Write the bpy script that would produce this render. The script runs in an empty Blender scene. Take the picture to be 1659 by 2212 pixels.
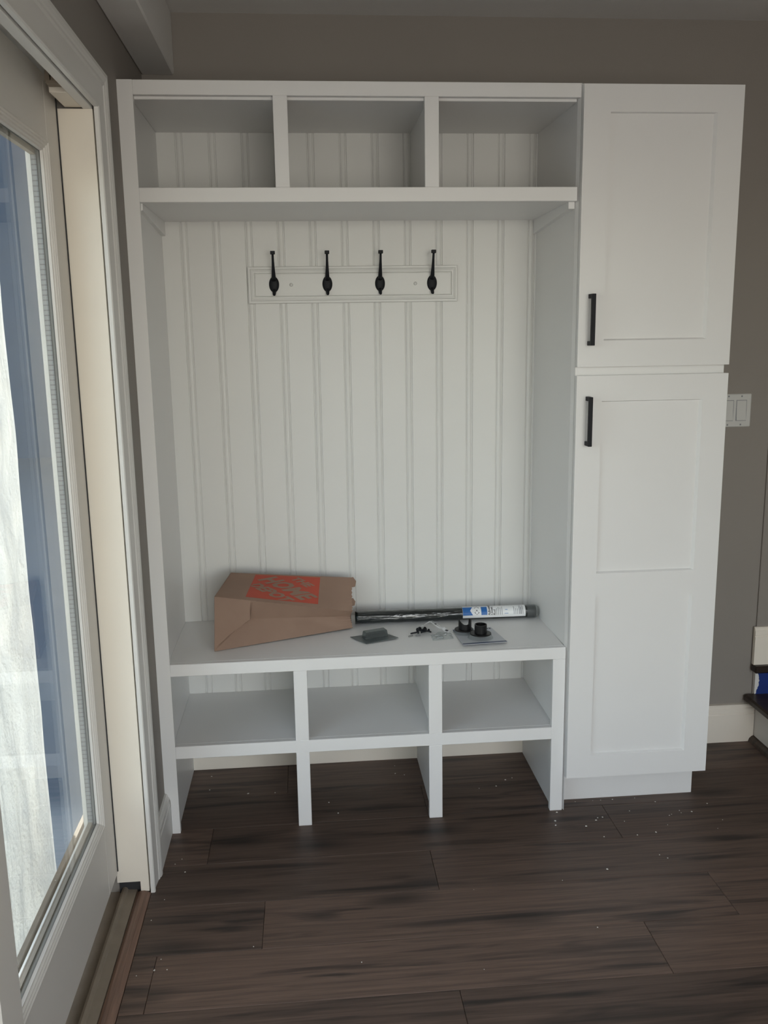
import bpy, bmesh, math, random
from mathutils import Vector, Matrix, noise

random.seed(7)
S = bpy.context.scene
COL = S.collection
PI = math.pi

# ------------------------------------------------------------------ camera
cam_d = bpy.data.cameras.new('camera')
cam = bpy.data.objects.new('camera', cam_d)
COL.objects.link(cam)
cam_d.sensor_fit = 'HORIZONTAL'
cam_d.sensor_width = 36.0
cam_d.lens = 36.0 * 1935.16 / 1659.0
cam_d.clip_start = 0.02
YAW, PITCH, ROLL = 0.0846412, 0.1948574, 0.0155938
fwd = Vector((math.sin(YAW) * math.cos(PITCH), math.cos(YAW) * math.cos(PITCH), -math.sin(PITCH)))
rgt = Vector((math.cos(YAW), -math.sin(YAW), 0))
dwn = fwd.cross(rgt)
r2 = math.cos(ROLL) * rgt + math.sin(ROLL) * dwn
d2 = -math.sin(ROLL) * rgt + math.cos(ROLL) * dwn
cam.matrix_world = Matrix(((r2.x, -d2.x, -fwd.x, 0.461377), (r2.y, -d2.y, -fwd.y, -2.530159),
                           (r2.z, -d2.z, -fwd.z, 1.476405), (0, 0, 0, 1)))
S.camera = cam

# ------------------------------------------------------------------ sky, sun, room light, exposure
world = bpy.data.worlds.new('world')
S.world = world
world.use_nodes = True
wn = world.node_tree
sky = wn.nodes.new('ShaderNodeTexSky')
sky.sky_type = 'NISHITA'
sky.sun_disc = False
sky.sun_elevation = math.radians(27)
sky.sun_rotation = math.radians(-30)
sky.air_density = 1.2
soft = wn.nodes.new('ShaderNodeHueSaturation')      # thin high haze: paler sky
soft.inputs['Saturation'].default_value = 0.55
wn.links.new(sky.outputs[0], soft.inputs['Color'])
wn.links.new(soft.outputs[0], wn.nodes['Background'].inputs[0])
wn.nodes['Background'].inputs[1].default_value = 0.75

def light(name, kind, loc, direction, energy, color, size=None, size_y=None):
    d = bpy.data.lights.new(name, kind)
    o = bpy.data.objects.new(name, d)
    COL.objects.link(o)
    o.location = loc
    o.rotation_euler = Vector(direction).to_track_quat('-Z', 'Y').to_euler()
    d.energy = energy
    d.color = color
    if kind == 'AREA':
        d.shape = 'RECTANGLE'; d.size = size; d.size_y = size_y or size
    return o

sun = light('sun', 'SUN', (-4, 8, 5), (0.55, -1.0, -0.55), 14.0, (1.0, 0.93, 0.83))
sun.data.angle = math.radians(0.6)
# daylight of the large window in the wall behind the photographer
light('rear_window_daylight', 'AREA', (1.2, -4.25, 1.35), (0, 1, 0), 32.0, (1.0, 0.94, 0.87), 1.8, 1.5)

S.view_settings.view_transform = 'Standard'
S.view_settings.look = 'None'
S.view_settings.gamma = 1.0
S.view_settings.use_curve_mapping = False
S.view_settings.exposure = 0.06

# ------------------------------------------------------------------ helpers
class NT:
    def __init__(self, name):
        self.m = bpy.data.materials.new(name)
        self.m.use_nodes = True
        self.t = self.m.node_tree
        self.b = self.t.nodes['Principled BSDF']
    def n(self, typ, **kw):
        nd = self.t.nodes.new(typ)
        for k, v in kw.items():
            if hasattr(nd, k): setattr(nd, k, v)
            else: nd.inputs[k].default_value = v
        return nd
    def l(self, a, b): self.t.links.new(a, b)

def mat(name, col, rough=0.5, metal=0.0, noise_amt=0.04, noise_scale=6.0, bump=0.0, bump_scale=200.0, spec=0.5, coat=0.0):
    """plain paint/plastic/metal with faint procedural mottling and surface relief"""
    M = NT(name)
    tc = M.n('ShaderNodeTexCoord')
    nz = M.n('ShaderNodeTexNoise'); nz.inputs['Scale'].default_value = noise_scale; nz.inputs['Detail'].default_value = 3
    M.l(tc.outputs['Object'], nz.inputs['Vector'])
    mx = M.n('ShaderNodeMix', data_type='RGBA')
    mx.inputs[6].default_value = (*[max(0, c * (1 - noise_amt)) for c in col], 1)
    mx.inputs[7].default_value = (*[min(1, c * (1 + noise_amt)) for c in col], 1)
    M.l(nz.outputs['Fac'], mx.inputs[0]); M.l(mx.outputs[2], M.b.inputs['Base Color'])
    M.b.inputs['Roughness'].default_value = rough
    M.b.inputs['Metallic'].default_value = metal
    M.b.inputs['Specular IOR Level'].default_value = spec
    if coat: M.b.inputs['Coat Weight'].default_value = coat
    if bump:
        n2 = M.n('ShaderNodeTexNoise'); n2.inputs['Scale'].default_value = bump_scale; n2.inputs['Detail'].default_value = 2
        M.l(tc.outputs['Object'], n2.inputs['Vector'])
        bp = M.n('ShaderNodeBump'); bp.inputs['Strength'].default_value = bump; bp.inputs['Distance'].default_value = 0.001
        M.l(n2.outputs['Fac'], bp.inputs['Height']); M.l(bp.outputs[0], M.b.inputs['Normal'])
    return M.m

def empty(name, loc):
    o = bpy.data.objects.new(name, None)
    o.empty_display_size = 0.1
    o.location = loc
    COL.objects.link(o)
    return o

def origin_of(p):
    v = Vector((0, 0, 0))
    while p is not None:
        v += Vector(p.location); p = p.parent
    return v

def link(name, bm, m, parent=None, smooth=False, at=None):
    """bm in world coordinates -> one mesh object, origin at its parent's origin (or at `at`)"""
    org = origin_of(parent) if parent else (Vector(at) if at else Vector((0, 0, 0)))
    loc = Vector((0, 0, 0)) if parent else org
    bmesh.ops.translate(bm, verts=bm.verts, vec=-org)
    bmesh.ops.recalc_face_normals(bm, faces=bm.faces)
    me = bpy.data.meshes.new(name)
    bm.to_mesh(me); bm.free()
    for mm in (m if isinstance(m, (list, tuple)) else [m]): me.materials.append(mm)
    if smooth:
        for p in me.polygons: p.use_smooth = True
    o = bpy.data.objects.new(name, me)
    o.location = loc
    if parent: o.parent = parent
    COL.objects.link(o)
    return o

def tag(o, label=None, cat=None, group=None, kind=None):
    if label: o['label'] = label
    if cat: o['category'] = cat
    if group: o['group'] = group
    if kind: o['kind'] = kind
    return o

def add_box(bm, x0, x1, y0, y1, z0, z1, bev=0.0, mi=0):
    vs = [bm.verts.new((x, y, z)) for x in (x0, x1) for y in (y0, y1) for z in (z0, z1)]
    fs = [bm.faces.new([vs[i] for i in q]) for q in ((0, 1, 3, 2), (4, 6, 7, 5), (0, 4, 5, 1), (2, 3, 7, 6), (0, 2, 6, 4), (1, 5, 7, 3))]
    for f in fs: f.material_index = mi
    if bev:
        es = list({e for f in fs for e in f.edges})
        bmesh.ops.bevel(bm, geom=es, offset=bev, segments=1, affect='EDGES')
    return vs

def box(name, x0, x1, y0, y1, z0, z1, m, parent=None, bev=0.0012):
    bm = bmesh.new(); add_box(bm, x0, x1, y0, y1, z0, z1, bev)
    return link(name, bm, m, parent)

def add_prism(bm, pts, axis, a0, a1, cap=True):
    """extrude a 2D outline along an axis: 'x' -> pts are (y,z); 'y' -> (x,z); 'z' -> (x,y)"""
    def P(p, a):
        return {'x': (a, p[0], p[1]), 'y': (p[0], a, p[1]), 'z': (p[0], p[1], a)}[axis]
    A = [bm.verts.new(P(p, a0)) for p in pts]; B = [bm.verts.new(P(p, a1)) for p in pts]
    n = len(pts)
    for i in range(n): bm.faces.new((A[i], A[(i + 1) % n], B[(i + 1) % n], B[i]))
    if cap: bm.faces.new(A); bm.faces.new(B[::-1])

def add_tube(bm, path, rad, seg=10, cap=True, flat=None):
    """round tube along 3D points with a radius per point"""
    path = [Vector(p) for p in path]
    if not isinstance(rad, (list, tuple)): rad = [rad] * len(path)
    rings = []; up = Vector((0, 0, 1))
    for i, p in enumerate(path):
        t = (path[min(i + 1, len(path) - 1)] - path[max(i - 1, 0)]).normalized()
        a = t.cross(up)
        if a.length < 1e-3: a = t.cross(Vector((1, 0, 0)))
        a.normalize(); b = t.cross(a).normalized()
        rings.append([bm.verts.new(p + (a * math.cos(2 * PI * k / seg) + b * math.sin(2 * PI * k / seg)) * rad[i]) for k in range(seg)])
    for r, q in zip(rings, rings[1:]):
        for k in range(seg): bm.faces.new((r[k], r[(k + 1) % seg], q[(k + 1) % seg], q[k]))
    if cap: bm.faces.new(rings[0][::-1]); bm.faces.new(rings[-1])

def add_lathe(bm, c, prof, seg=24, a0=0.0, a1=2 * PI):
    """profile (radius, height) round the vertical axis through c"""
    full = abs(a1 - a0 - 2 * PI) < 1e-6
    n = seg if full else seg + 1
    rings = [[bm.verts.new((c[0] + r * math.cos(a0 + (a1 - a0) * k / seg), c[1] + r * math.sin(a0 + (a1 - a0) * k / seg), c[2] + h)) for k in range(n)] for r, h in prof]
    for r, q in zip(rings, rings[1:]):
        for k in range(seg): bm.faces.new((r[k], r[(k + 1) % n], q[(k + 1) % n], q[k]))
    return rings

def add_grid(bm, fn, nu, nv):
    V = [[bm.verts.new(fn(i / nu, j / nv)) for j in range(nv + 1)] for i in range(nu + 1)]
    for i in range(nu):
        for j in range(nv): bm.faces.new((V[i][j], V[i + 1][j], V[i + 1][j + 1], V[i][j + 1]))

def text_bm(s, size, bold=0.0, align='CENTER', sx=1.0):
    """filled glyph outlines of a line of text as a bmesh in the xy plane, centred on the line"""
    cu = bpy.data.curves.new('lettering', 'FONT')
    cu.body = s; cu.size = size; cu.offset = bold; cu.align_x = align; cu.align_y = 'CENTER'; cu.resolution_u = 2
    ob = bpy.data.objects.new('lettering', cu); COL.objects.link(ob)
    bpy.context.view_layer.update()
    me = bpy.data.meshes.new_from_object(ob.evaluated_get(bpy.context.evaluated_depsgraph_get()))
    bm = bmesh.new(); bm.from_mesh(me)
    for v in bm.verts: v.co.x *= sx
    bpy.data.objects.remove(ob); bpy.data.curves.remove(cu); bpy.data.meshes.remove(me)
    return bm

def join_bm(dst, src, fn):
    mp = {v: dst.verts.new(fn(v.co)) for v in src.verts}
    for f in src.faces:
        try: dst.faces.new([mp[v] for v in f.verts])
        except ValueError: pass
    src.free()

# ------------------------------------------------------------------ materials
WHITE = mat('white cabinet paint', (0.79, 0.785, 0.775), 0.38, noise_amt=0.012, bump=0.06, bump_scale=350)
BEADW = mat('white bead board paint', (0.70, 0.70, 0.68), 0.42, noise_amt=0.02, bump=0.12, bump_scale=160)
CREAM = mat('cream trim paint', (0.88, 0.82, 0.72), 0.40, noise_amt=0.03, bump=0.1, bump_scale=220)
TRIM = mat('white trim paint', (0.76, 0.75, 0.72), 0.40, noise_amt=0.02, bump=0.08, bump_scale=220)
DOORW = mat('sliding door white finish', (0.74, 0.715, 0.67), 0.42, noise_amt=0.03, noise_scale=3, bump=0.15, bump_scale=120)
WALL = mat('greige wall paint', (0.285, 0.26, 0.235), 0.75, noise_amt=0.04, noise_scale=4, bump=0.35, bump_scale=260)
CEIL = mat('ceiling paint', (0.76, 0.75, 0.73), 0.85, noise_amt=0.04, noise_scale=3, bump=0.5, bump_scale=180)
BLACK = mat('matte black metal', (0.008, 0.009, 0.012), 0.55, noise_amt=0.15, noise_scale=60, spec=0.25)
BLACKP = mat('black plastic', (0.008, 0.008, 0.009), 0.42, noise_amt=0.1, spec=0.3)
STEEL = mat('zinc screw steel', (0.42, 0.42, 0.42), 0.35, metal=1.0, noise_amt=0.15, noise_scale=200)
RUBBER_SHADE = mat('dark weatherstrip rubber and notch shade', (0.03, 0.03, 0.033), 0.8)  # weatherstrip rubber, also the painted shade in the jamb notch
ALU = mat('aluminium sill', (0.27, 0.225, 0.175), 0.7, noise_amt=0.18, noise_scale=22, bump=0.2, bump_scale=90)
SWITCHW = mat('white switch plastic', (0.62, 0.62, 0.60), 0.35, noise_amt=0.01)
SIDING = mat('blue grey outside paint', (0.02, 0.045, 0.085), 0.8, noise_amt=0.12, noise_scale=2.5)
GROUND = mat('outside paving', (0.04, 0.06, 0.085), 0.9, noise_amt=0.15, noise_scale=5)
RED = mat('orange red print', (0.42, 0.075, 0.045), 0.7, noise_amt=0.06, noise_scale=40)
LABELW = mat('white label print', (0.78, 0.79, 0.80), 0.45, noise_amt=0.02)
LBLUE = mat('blue label print', (0.02, 0.13, 0.40), 0.45, noise_amt=0.05)
INK = mat('black label print', (0.02, 0.02, 0.025), 0.5)
GREYINK = mat('grey label print', (0.25, 0.26, 0.28), 0.5)
TAPE = mat('blue masking tape', (0.004, 0.028, 0.19), 0.55, noise_amt=0.2, noise_scale=25, bump=0.6, bump_scale=60)
CHIP = mat('white paint chips', (0.75, 0.73, 0.68), 0.8)
CARDG = mat('blister card print', (0.50, 0.52, 0.55), 0.35, noise_amt=0.1, noise_scale=14)
CARDB = mat('dark blue card print', (0.05, 0.07, 0.14), 0.4)

def wood(name, base, dark, knots=True, rough=0.42, along='x', vary=0.22):
    """long-grained plank: stretched noise grain, dark streaks and knots, tone per plank"""
    M = NT(name)
    tc = M.n('ShaderNodeTexCoord'); oi = M.n('ShaderNodeObjectInfo')
    ml = M.n('ShaderNodeVectorMath', operation='SCALE'); ml.inputs[0].default_value = (37.0, 91.0, 13.0)
    M.l(oi.outputs['Random'], ml.inputs['Scale'])
    ad = M.n('ShaderNodeVectorMath', operation='ADD')
    M.l(tc.outputs['Object'], ad.inputs[0]); M.l(ml.outputs[0], ad.inputs[1])
    def mapped(sc):
        mp = M.n('ShaderNodeMapping'); mp.inputs['Scale'].default_value = sc if along == 'x' else (sc[1], sc[0], sc[2])
        M.l(ad.outputs[0], mp.inputs['Vector']); return mp
    g = M.n('ShaderNodeTexNoise'); g.inputs['Scale'].default_value = 1; g.inputs['Detail'].default_value = 6; g.inputs['Roughness'].default_value = 0.65; g.inputs['Distortion'].default_value = 0.6
    M.l(mapped((3.5, 110.0, 10.0)).outputs[0], g.inputs['Vector'])
    st = M.n('ShaderNodeTexNoise'); st.inputs['Scale'].default_value = 1; st.inputs['Detail'].default_value = 3; st.inputs['Distortion'].default_value = 1.2
    M.l(mapped((1.7, 21.0, 4.0)).outputs[0], st.inputs['Vector'])
    r1 = M.n('ShaderNodeValToRGB'); r1.color_ramp.elements[0].position = 0.30; r1.color_ramp.elements[1].position = 0.70
    r1.color_ramp.elements[0].color = (*[c * 0.60 for c in base], 1); r1.color_ramp.elements[1].color = (*[c * 1.28 for c in base], 1)
    M.l(g.outputs['Fac'], r1.inputs[0])
    r2_ = M.n('ShaderNodeValToRGB'); r2_.color_ramp.elements[0].position = 0.53; r2_.color_ramp.elements[1].position = 0.70
    M.l(st.outputs['Fac'], r2_.inputs[0])
    mx = M.n('ShaderNodeMix', data_type='RGBA'); mx.inputs[7].default_value = (*dark, 1)
    sc = M.n('ShaderNodeMath', operation='MULTIPLY'); sc.inputs[1].default_value = 0.85
    M.l(r2_.outputs[0], sc.inputs[0]); M.l(sc.outputs[0], mx.inputs[0]); M.l(r1.outputs[0], mx.inputs[6])
    last = mx.outputs[2]
    if knots:
        vo = M.n('ShaderNodeTexVoronoi'); vo.inputs['Scale'].default_value = 1; vo.inputs['Randomness'].default_value = 1
        M.l(mapped((2.0, 6.5, 1.0)).outputs[0], vo.inputs['Vector'])
        r3 = M.n('ShaderNodeValToRGB'); r3.color_ramp.elements[0].position = 0.04; r3.color_ramp.elements[1].position = 0.26
        r3.color_ramp.elements[0].color = (1, 1, 1, 1); r3.color_ramp.elements[1].color = (0, 0, 0, 1)
        M.l(vo.outputs['Distance'], r3.inputs[0])
        m3 = M.n('ShaderNodeMix', data_type='RGBA'); m3.inputs[7].default_value = (*[c * 0.6 for c in dark], 1)
        s3 = M.n('ShaderNodeMath', operation='MULTIPLY'); s3.inputs[1].default_value = 0.8
        M.l(r3.outputs[0], s3.inputs[0]); M.l(s3.outputs[0], m3.inputs[0]); M.l(last, m3.inputs[6]); last = m3.outputs[2]
    hv = M.n('ShaderNodeHueSaturation')
    mr = M.n('ShaderNodeMapRange'); mr.inputs[3].default_value = 1 - vary; mr.inputs[4].default_value = 1 + vary
    M.l(oi.outputs['Random'], mr.inputs[0]); M.l(mr.outputs[0], hv.inputs['Value']); M.l(last, hv.inputs['Color'])
    M.l(hv.outputs[0], M.b.inputs['Base Color'])
    M.b.inputs['Roughness'].default_value = rough
    bp = M.n('ShaderNodeBump'); bp.inputs['Strength'].default_value = 0.25; bp.inputs['Distance'].default_value = 0.0008
    M.l(g.outputs['Fac'], bp.inputs['Height']); M.l(bp.outputs[0], M.b.inputs['Normal'])
    return M.m

PLANK = wood('brown plank floor', (0.122, 0.078, 0.058), (0.020, 0.014, 0.012), rough=0.5)
STRIP = wood('reddish wood threshold', (0.20, 0.12, 0.085), (0.09, 0.05, 0.035), knots=False, along='y')
TREADW = wood('dark stained tread', (0.050, 0.030, 0.020), (0.018, 0.011, 0.008), knots=False)

def kraft():
    M = NT('brown kraft paper')
    tc = M.n('ShaderNodeTexCoord')
    n1 = M.n('ShaderNodeTexNoise'); n1.inputs['Scale'].default_value = 9; n1.inputs['Detail'].default_value = 4
    n2 = M.n('ShaderNodeTexNoise'); n2.inputs['Scale'].default_value = 400
    M.l(tc.outputs['Object'], n1.inputs['Vector']); M.l(tc.outputs['Object'], n2.inputs['Vector'])
    r = M.n('ShaderNodeValToRGB'); r.color_ramp.elements[0].color = (0.235, 0.148, 0.108, 1); r.color_ramp.elements[1].color = (0.305, 0.205, 0.150, 1)
    M.l(n1.outputs['Fac'], r.inputs[0]); M.l(r.outputs[0], M.b.inputs['Base Color'])
    M.b.inputs['Roughness'].default_value = 0.8
    ad = M.n('ShaderNodeMath', operation='ADD'); M.l(n1.outputs['Fac'], ad.inputs[0])
    s = M.n('ShaderNodeMath', operation='MULTIPLY'); s.inputs[1].default_value = 0.08; M.l(n2.outputs['Fac'], s.inputs[0]); M.l(s.outputs[0], ad.inputs[1])
    bp = M.n('ShaderNodeBump'); bp.inputs['Strength'].default_value = 0.5; bp.inputs['Distance'].default_value = 0.004
    M.l(ad.outputs[0], bp.inputs['Height']); M.l(bp.outputs[0], M.b.inputs['Normal'])
    return M.m
KRAFT = kraft()

def window_glass(name, tint, rough=0.0, body=None):
    """thin pane: clear transmission with Fresnel reflection"""
    M = NT(name); t = M.t
    out = t.nodes['Material Output']
    tr = M.n('ShaderNodeBsdfTransparent'); tr.inputs[0].default_value = (*tint, 1)
    gl = M.n('ShaderNodeBsdfGlossy'); gl.inputs['Roughness'].default_value = rough
    lw = M.n('ShaderNodeLayerWeight'); lw.inputs[0].default_value = 0.5
    pw = M.n('ShaderNodeMath', operation='POWER'); pw.inputs[1].default_value = 5.0
    fr = M.n('ShaderNodeMath', operation='MULTIPLY_ADD'); fr.inputs[1].default_value = 0.96; fr.inputs[2].default_value = 0.04
    M.l(lw.outputs['Facing'], pw.inputs[0]); M.l(pw.outputs[0], fr.inputs[0])
    mx = M.n('ShaderNodeMixShader')
    M.l(fr.outputs[0], mx.inputs[0]); M.l(tr.outputs[0], mx.inputs[1]); M.l(gl.outputs[0], mx.inputs[2])
    last = mx.outputs[0]
    if body:
        df = M.n('ShaderNodeBsdfDiffuse'); df.inputs[0].default_value = (*body[0], 1)
        m2 = M.n('ShaderNodeMixShader'); m2.inputs[0].default_value = body[1]
        M.l(last, m2.inputs[1]); M.l(df.outputs[0], m2.inputs[2]); last = m2.outputs[0]
    M.l(last, out.inputs[0])
    return M.m
GLASS = window_glass('clear door glass', (0.93, 0.96, 0.96))
CLEARP = window_glass('clear blister plastic', (0.90, 0.93, 0.93), 0.08, ((0.5, 0.52, 0.53), 0.12))
SMOKEP = window_glass('grey clear packaging', (0.50, 0.55, 0.55), 0.10, ((0.16, 0.18, 0.18), 0.35))

def wrap_mat():
    M = NT('dark rod under shiny plastic wrap')
    tc = M.n('ShaderNodeTexCoord')
    mp = M.n('ShaderNodeMapping'); mp.inputs['Scale'].default_value = (9, 60, 60); mp.inputs['Rotation'].default_value = (0.2, 0.25, 0.3)
    M.l(tc.outputs['Object'], mp.inputs['Vector'])
    nz = M.n('ShaderNodeTexNoise'); nz.inputs['Scale'].default_value = 1.2; nz.inputs['Detail'].default_value = 3; nz.inputs['Distortion'].default_value = 2.0
    M.l(mp.outputs[0], nz.inputs['Vector'])
    M.b.inputs['Base Color'].default_value = (0.010, 0.014, 0.014, 1)
    M.b.inputs['Roughness'].default_value = 0.16
    M.b.inputs['Coat Weight'].default_value = 0.6; M.b.inputs['Coat Roughness'].default_value = 0.08
    bp = M.n('ShaderNodeBump'); bp.inputs['Strength'].default_value = 0.55; bp.inputs['Distance'].default_value = 0.005
    M.l(nz.outputs['Fac'], bp.inputs['Height']); M.l(bp.outputs[0], M.b.inputs['Normal']); M.l(bp.outputs[0], M.b.inputs['Coat Normal'])
    return M.m
WRAP = wrap_mat()

def tarp_mat():
    M = NT('white woven tarp'); t = M.t; out = t.nodes['Material Output']
    tc = M.n('ShaderNodeTexCoord')
    mp = M.n('ShaderNodeMapping'); mp.inputs['Scale'].default_value = (1, 3.2, 1.6); M.l(tc.outputs['Object'], mp.inputs['Vector'])
    n1 = M.n('ShaderNodeTexNoise'); n1.inputs['Scale'].default_value = 4; n1.inputs['Detail'].default_value = 7; n1.inputs['Distortion'].default_value = 0.4
    M.l(mp.outputs[0], n1.inputs['Vector'])
    n2 = M.n('ShaderNodeTexNoise'); n2.inputs['Scale'].default_value = 90; n2.inputs['Detail'].default_value = 2
    M.l(tc.outputs['Object'], n2.inputs['Vector'])
    r = M.n('ShaderNodeValToRGB'); r.color_ramp.elements[0].color = (0.74, 0.76, 0.77, 1); r.color_ramp.elements[1].color = (0.83, 0.84, 0.83, 1)
    r.color_ramp.elements[0].position = 0.3; r.color_ramp.elements[1].position = 0.65
    M.l(n1.outputs['Fac'], r.inputs[0])
    ad = M.n('ShaderNodeMath', operation='ADD'); s = M.n('ShaderNodeMath', operation='MULTIPLY'); s.inputs[1].default_value = 0.25
    M.l(n2.outputs['Fac'], s.inputs[0]); M.l(n1.outputs['Fac'], ad.inputs[0]); M.l(s.outputs[0], ad.inputs[1])
    bp = M.n('ShaderNodeBump'); bp.inputs['Strength'].default_value = 0.8; bp.inputs['Distance'].default_value = 0.02
    M.l(ad.outputs[0], bp.inputs['Height'])
    df = M.n('ShaderNodeBsdfDiffuse'); tl = M.n('ShaderNodeBsdfTranslucent'); mx = M.n('ShaderNodeMixShader'); mx.inputs[0].default_value = 0.5
    for nd in (df, tl): M.l(r.outputs[0], nd.inputs[0]); M.l(bp.outputs[0], nd.inputs['Normal'])
    M.l(df.outputs[0], mx.inputs[1]); M.l(tl.outputs[0], mx.inputs[2]); M.l(mx.outputs[0], out.inputs[0])
    return M.m
TARP = tarp_mat()

def dots_mat():
    M = NT('perforated grey spacer')
    tc = M.n('ShaderNodeTexCoord'); sp = M.n('ShaderNodeSeparateXYZ'); M.l(tc.outputs['Object'], sp.inputs[0])
    def wave(sock, k):
        a = M.n('ShaderNodeMath', operation='MULTIPLY'); a.inputs[1].default_value = k; M.l(sock, a.inputs[0])
        b = M.n('ShaderNodeMath', operation='SINE'); M.l(a.outputs[0], b.inputs[0]); return b.outputs[0]
    mu = M.n('ShaderNodeMath', operation='MULTIPLY'); M.l(wave(sp.outputs['Z'], 2 * PI / 0.011), mu.inputs[0]); M.l(wave(sp.outputs['Y'], 2 * PI / 0.0066), mu.inputs[1])
    gt = M.n('ShaderNodeMath', operation='GREATER_THAN'); gt.inputs[1].default_value = 0.55; M.l(mu.outputs[0], gt.inputs[0])
    mx = M.n('ShaderNodeMix', data_type='RGBA'); mx.inputs[6].default_value = (0.30, 0.31, 0.32, 1); mx.inputs[7].default_value = (0.10, 0.10, 0.11, 1)
    M.l(gt.outputs[0], mx.inputs[0]); M.l(mx.outputs[2], M.b.inputs['Base Color'])
    M.b.inputs['Roughness'].default_value = 0.5
    return M.m
SPACER = dots_mat()

# ------------------------------------------------------------------ room shell
RX, RY = 3.7, -4.4            # right wall, rear wall
WY = 0.42                     # back wall plane
CZ = 2.43                     # ceiling height
JY0, JY1 = -2.12, -0.29       # door opening in the left wall
DH = 1.995                    # door opening height

floor = empty('floor', (0, 0, 0)); floor['kind'] = 'structure'
box('subfloor', -0.0, RX, RY, WY, -0.06, -0.0125, mat('subfloor', (0.03, 0.022, 0.018), 0.9), floor, 0)
seams = [WY] + [0.205 - 0.19 * k for k in range(0, 25)]
joint0 = [0.36, 0.803, 1.358, 0.78, 0.311, 1.277, 0.77, 0.45, 1.02]
row = 0
for ya, yb in zip(seams, seams[1:]):
    if ya < RY: break
    j = joint0[row % len(joint0)] + (0.0 if row < 9 else random.uniform(-.3, .3))
    xs = [-0.0]
    k = j - 1.22 * 2
    while k < RX - 0.05:
        if k > 0.02: xs.append(k)
        k += 1.22
    xs.append(RX)
    for xa, xb in zip(xs, xs[1:]):
        box('plank', xa + 0.0004, xb - 0.0004, max(yb, RY) + 0.0004, ya - 0.0004, -0.0125, 0.0, PLANK, floor, 0.0011)
    row += 1

# ceiling, soffit, walls
tag(box('ceiling', -0.16, RX, RY, WY + 0.12, CZ, CZ + 0.08, CEIL, None, 0), kind='structure')
tag(box('trim_1', 0.0, 0.097, RY, WY, 2.256, CZ, CEIL, None, 0.004), kind='structure')     # boxed soffit along the left wall
tag(box('wall_back', -0.16, RX, WY, WY + 0.12, -0.06, CZ, WALL, None, 0), kind='structure')
tag(box('wall_right', RX, RX + 0.1, RY, WY + 0.12, -0.06, CZ + 0.08, WALL, None, 0), kind='structure')
bm = bmesh.new()
add_box(bm, -0.16, 0, JY1 + 0.0205, WY, -0.06, CZ); add_box(bm, -0.16, 0, RY, JY0 - 0.0205, -0.06, CZ); add_box(bm, -0.16, 0, JY0 - 0.0205, JY1 + 0.0205, DH + 0.0705, CZ)
tag(link('wall_left', bm, WALL), kind='structure')
bm = bmesh.new()        # rear wall with the window opening that lets in the room's second daylight
add_box(bm, -0.16, 0.55, RY - 0.1, RY, -0.06, CZ + 0.08); add_box(bm, 2.85, RX + 0.1, RY - 0.1, RY, -0.06, CZ + 0.08)
add_box(bm, 0.55, 2.85, RY - 0.1, RY, -0.06, 0.55); add_box(bm, 0.55, 2.85, RY - 0.1, RY, 2.15, CZ + 0.08)
tag(link('wall_rear', bm, WALL), kind='structure')
# shallow jog of the back wall beside the stair
tag(box('wall_jog', 2.045, RX, WY - 0.008, WY, 0.0, CZ, WALL, None, 0.002), kind='structure')

def base_profile(t, h):
    """baseboard section: (depth from wall, height)"""
    return [(0, 0), (t, 0), (t, h * 0.745), (t - 0.002, h * 0.76), (t - 0.003, h * 0.775), (t - 0.0015, h * 0.79), (t - 0.0015, h * 0.90),
            (t - 0.005, h * 0.93), (t - 0.005, h * 0.965), (t - 0.009, h), (0, h)]
# back wall, right of the cabinet
bm = bmesh.new(); add_prism(bm, [(WY - d, z) for d, z in base_profile(0.024, 0.14)], 'x', 1.672, 2.05)
tag(link('baseboard_back', bm, CREAM), kind='structure')
# plain board low on the back wall inside the open bench bays
tag(box('baseboard_bench', 0.030, 1.217, 0.404, 0.412, 0.0, 0.105, CREAM, None, 0.001), kind='structure')
# left wall, between door casing and the bench
bm = bmesh.new(); add_prism(bm, [(d, z) for d, z in base_profile(0.0155, 0.132)], 'y', -0.205, 0.06)
tag(link('baseboard_left', bm, TRIM), kind='structure')

# ------------------------------------------------------------------ sliding door, its frame and sill (left wall)
jamb = empty('door_frame', (0, JY1, 0)); jamb['kind'] = 'structure'; jamb.name = 'trim_2'
bm = bmesh.new()          # far jamb board, notched over the sill
add_prism(bm, [(-0.088, 0.034), (-0.027, 0.034), (-0.027, 0.004), (-0.0045, 0.004), (-0.0045, DH), (-0.088, DH)], 'y', JY1, JY1 + 0.02)
link('jamb_board', bm, CREAM, jamb)
box('jamb_board', -0.16, -0.0045, JY0 - 0.02, JY0, 0.03, DH, CREAM, jamb)
def casing_profile():
    """section of the door casing: (distance from the opening, depth from the wall)"""
    return [(0.0, 0.0), (0.0, 0.009), (0.003, 0.0115), (0.009, 0.0115), (0.0115, 0.008), (0.016, 0.008), (0.040, 0.010), (0.058, 0.0115), (0.062, 0.0145),
            (0.068, 0.0145), (0.072, 0.0165), (0.080, 0.0185), (0.088, 0.0185), (0.0895, 0.016), (0.0895, 0.0)]
cp = casing_profile(); Y1 = JY1 - 0.004; Y0 = JY0 + 0.004; HZ = DH + 0.004
def casing(ends):
    bm = bmesh.new()
    rows = [[bm.verts.new(f(w, d)) for w, d in cp] for f in ends]
    n = len(cp)
    for a, b in zip(rows, rows[1:]):
        for i in range(n): bm.faces.new((a[i], a[(i + 1) % n], b[(i + 1) % n], b[i]))
    bm.faces.new(rows[0]); bm.faces.new(rows[-1][::-1])
    return bm
link('casing_leg', casing([lambda w, d: (d, Y1 + w, 0.0), lambda w, d: (d, Y1 + w, HZ + w)]), TRIM, jamb)
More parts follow.
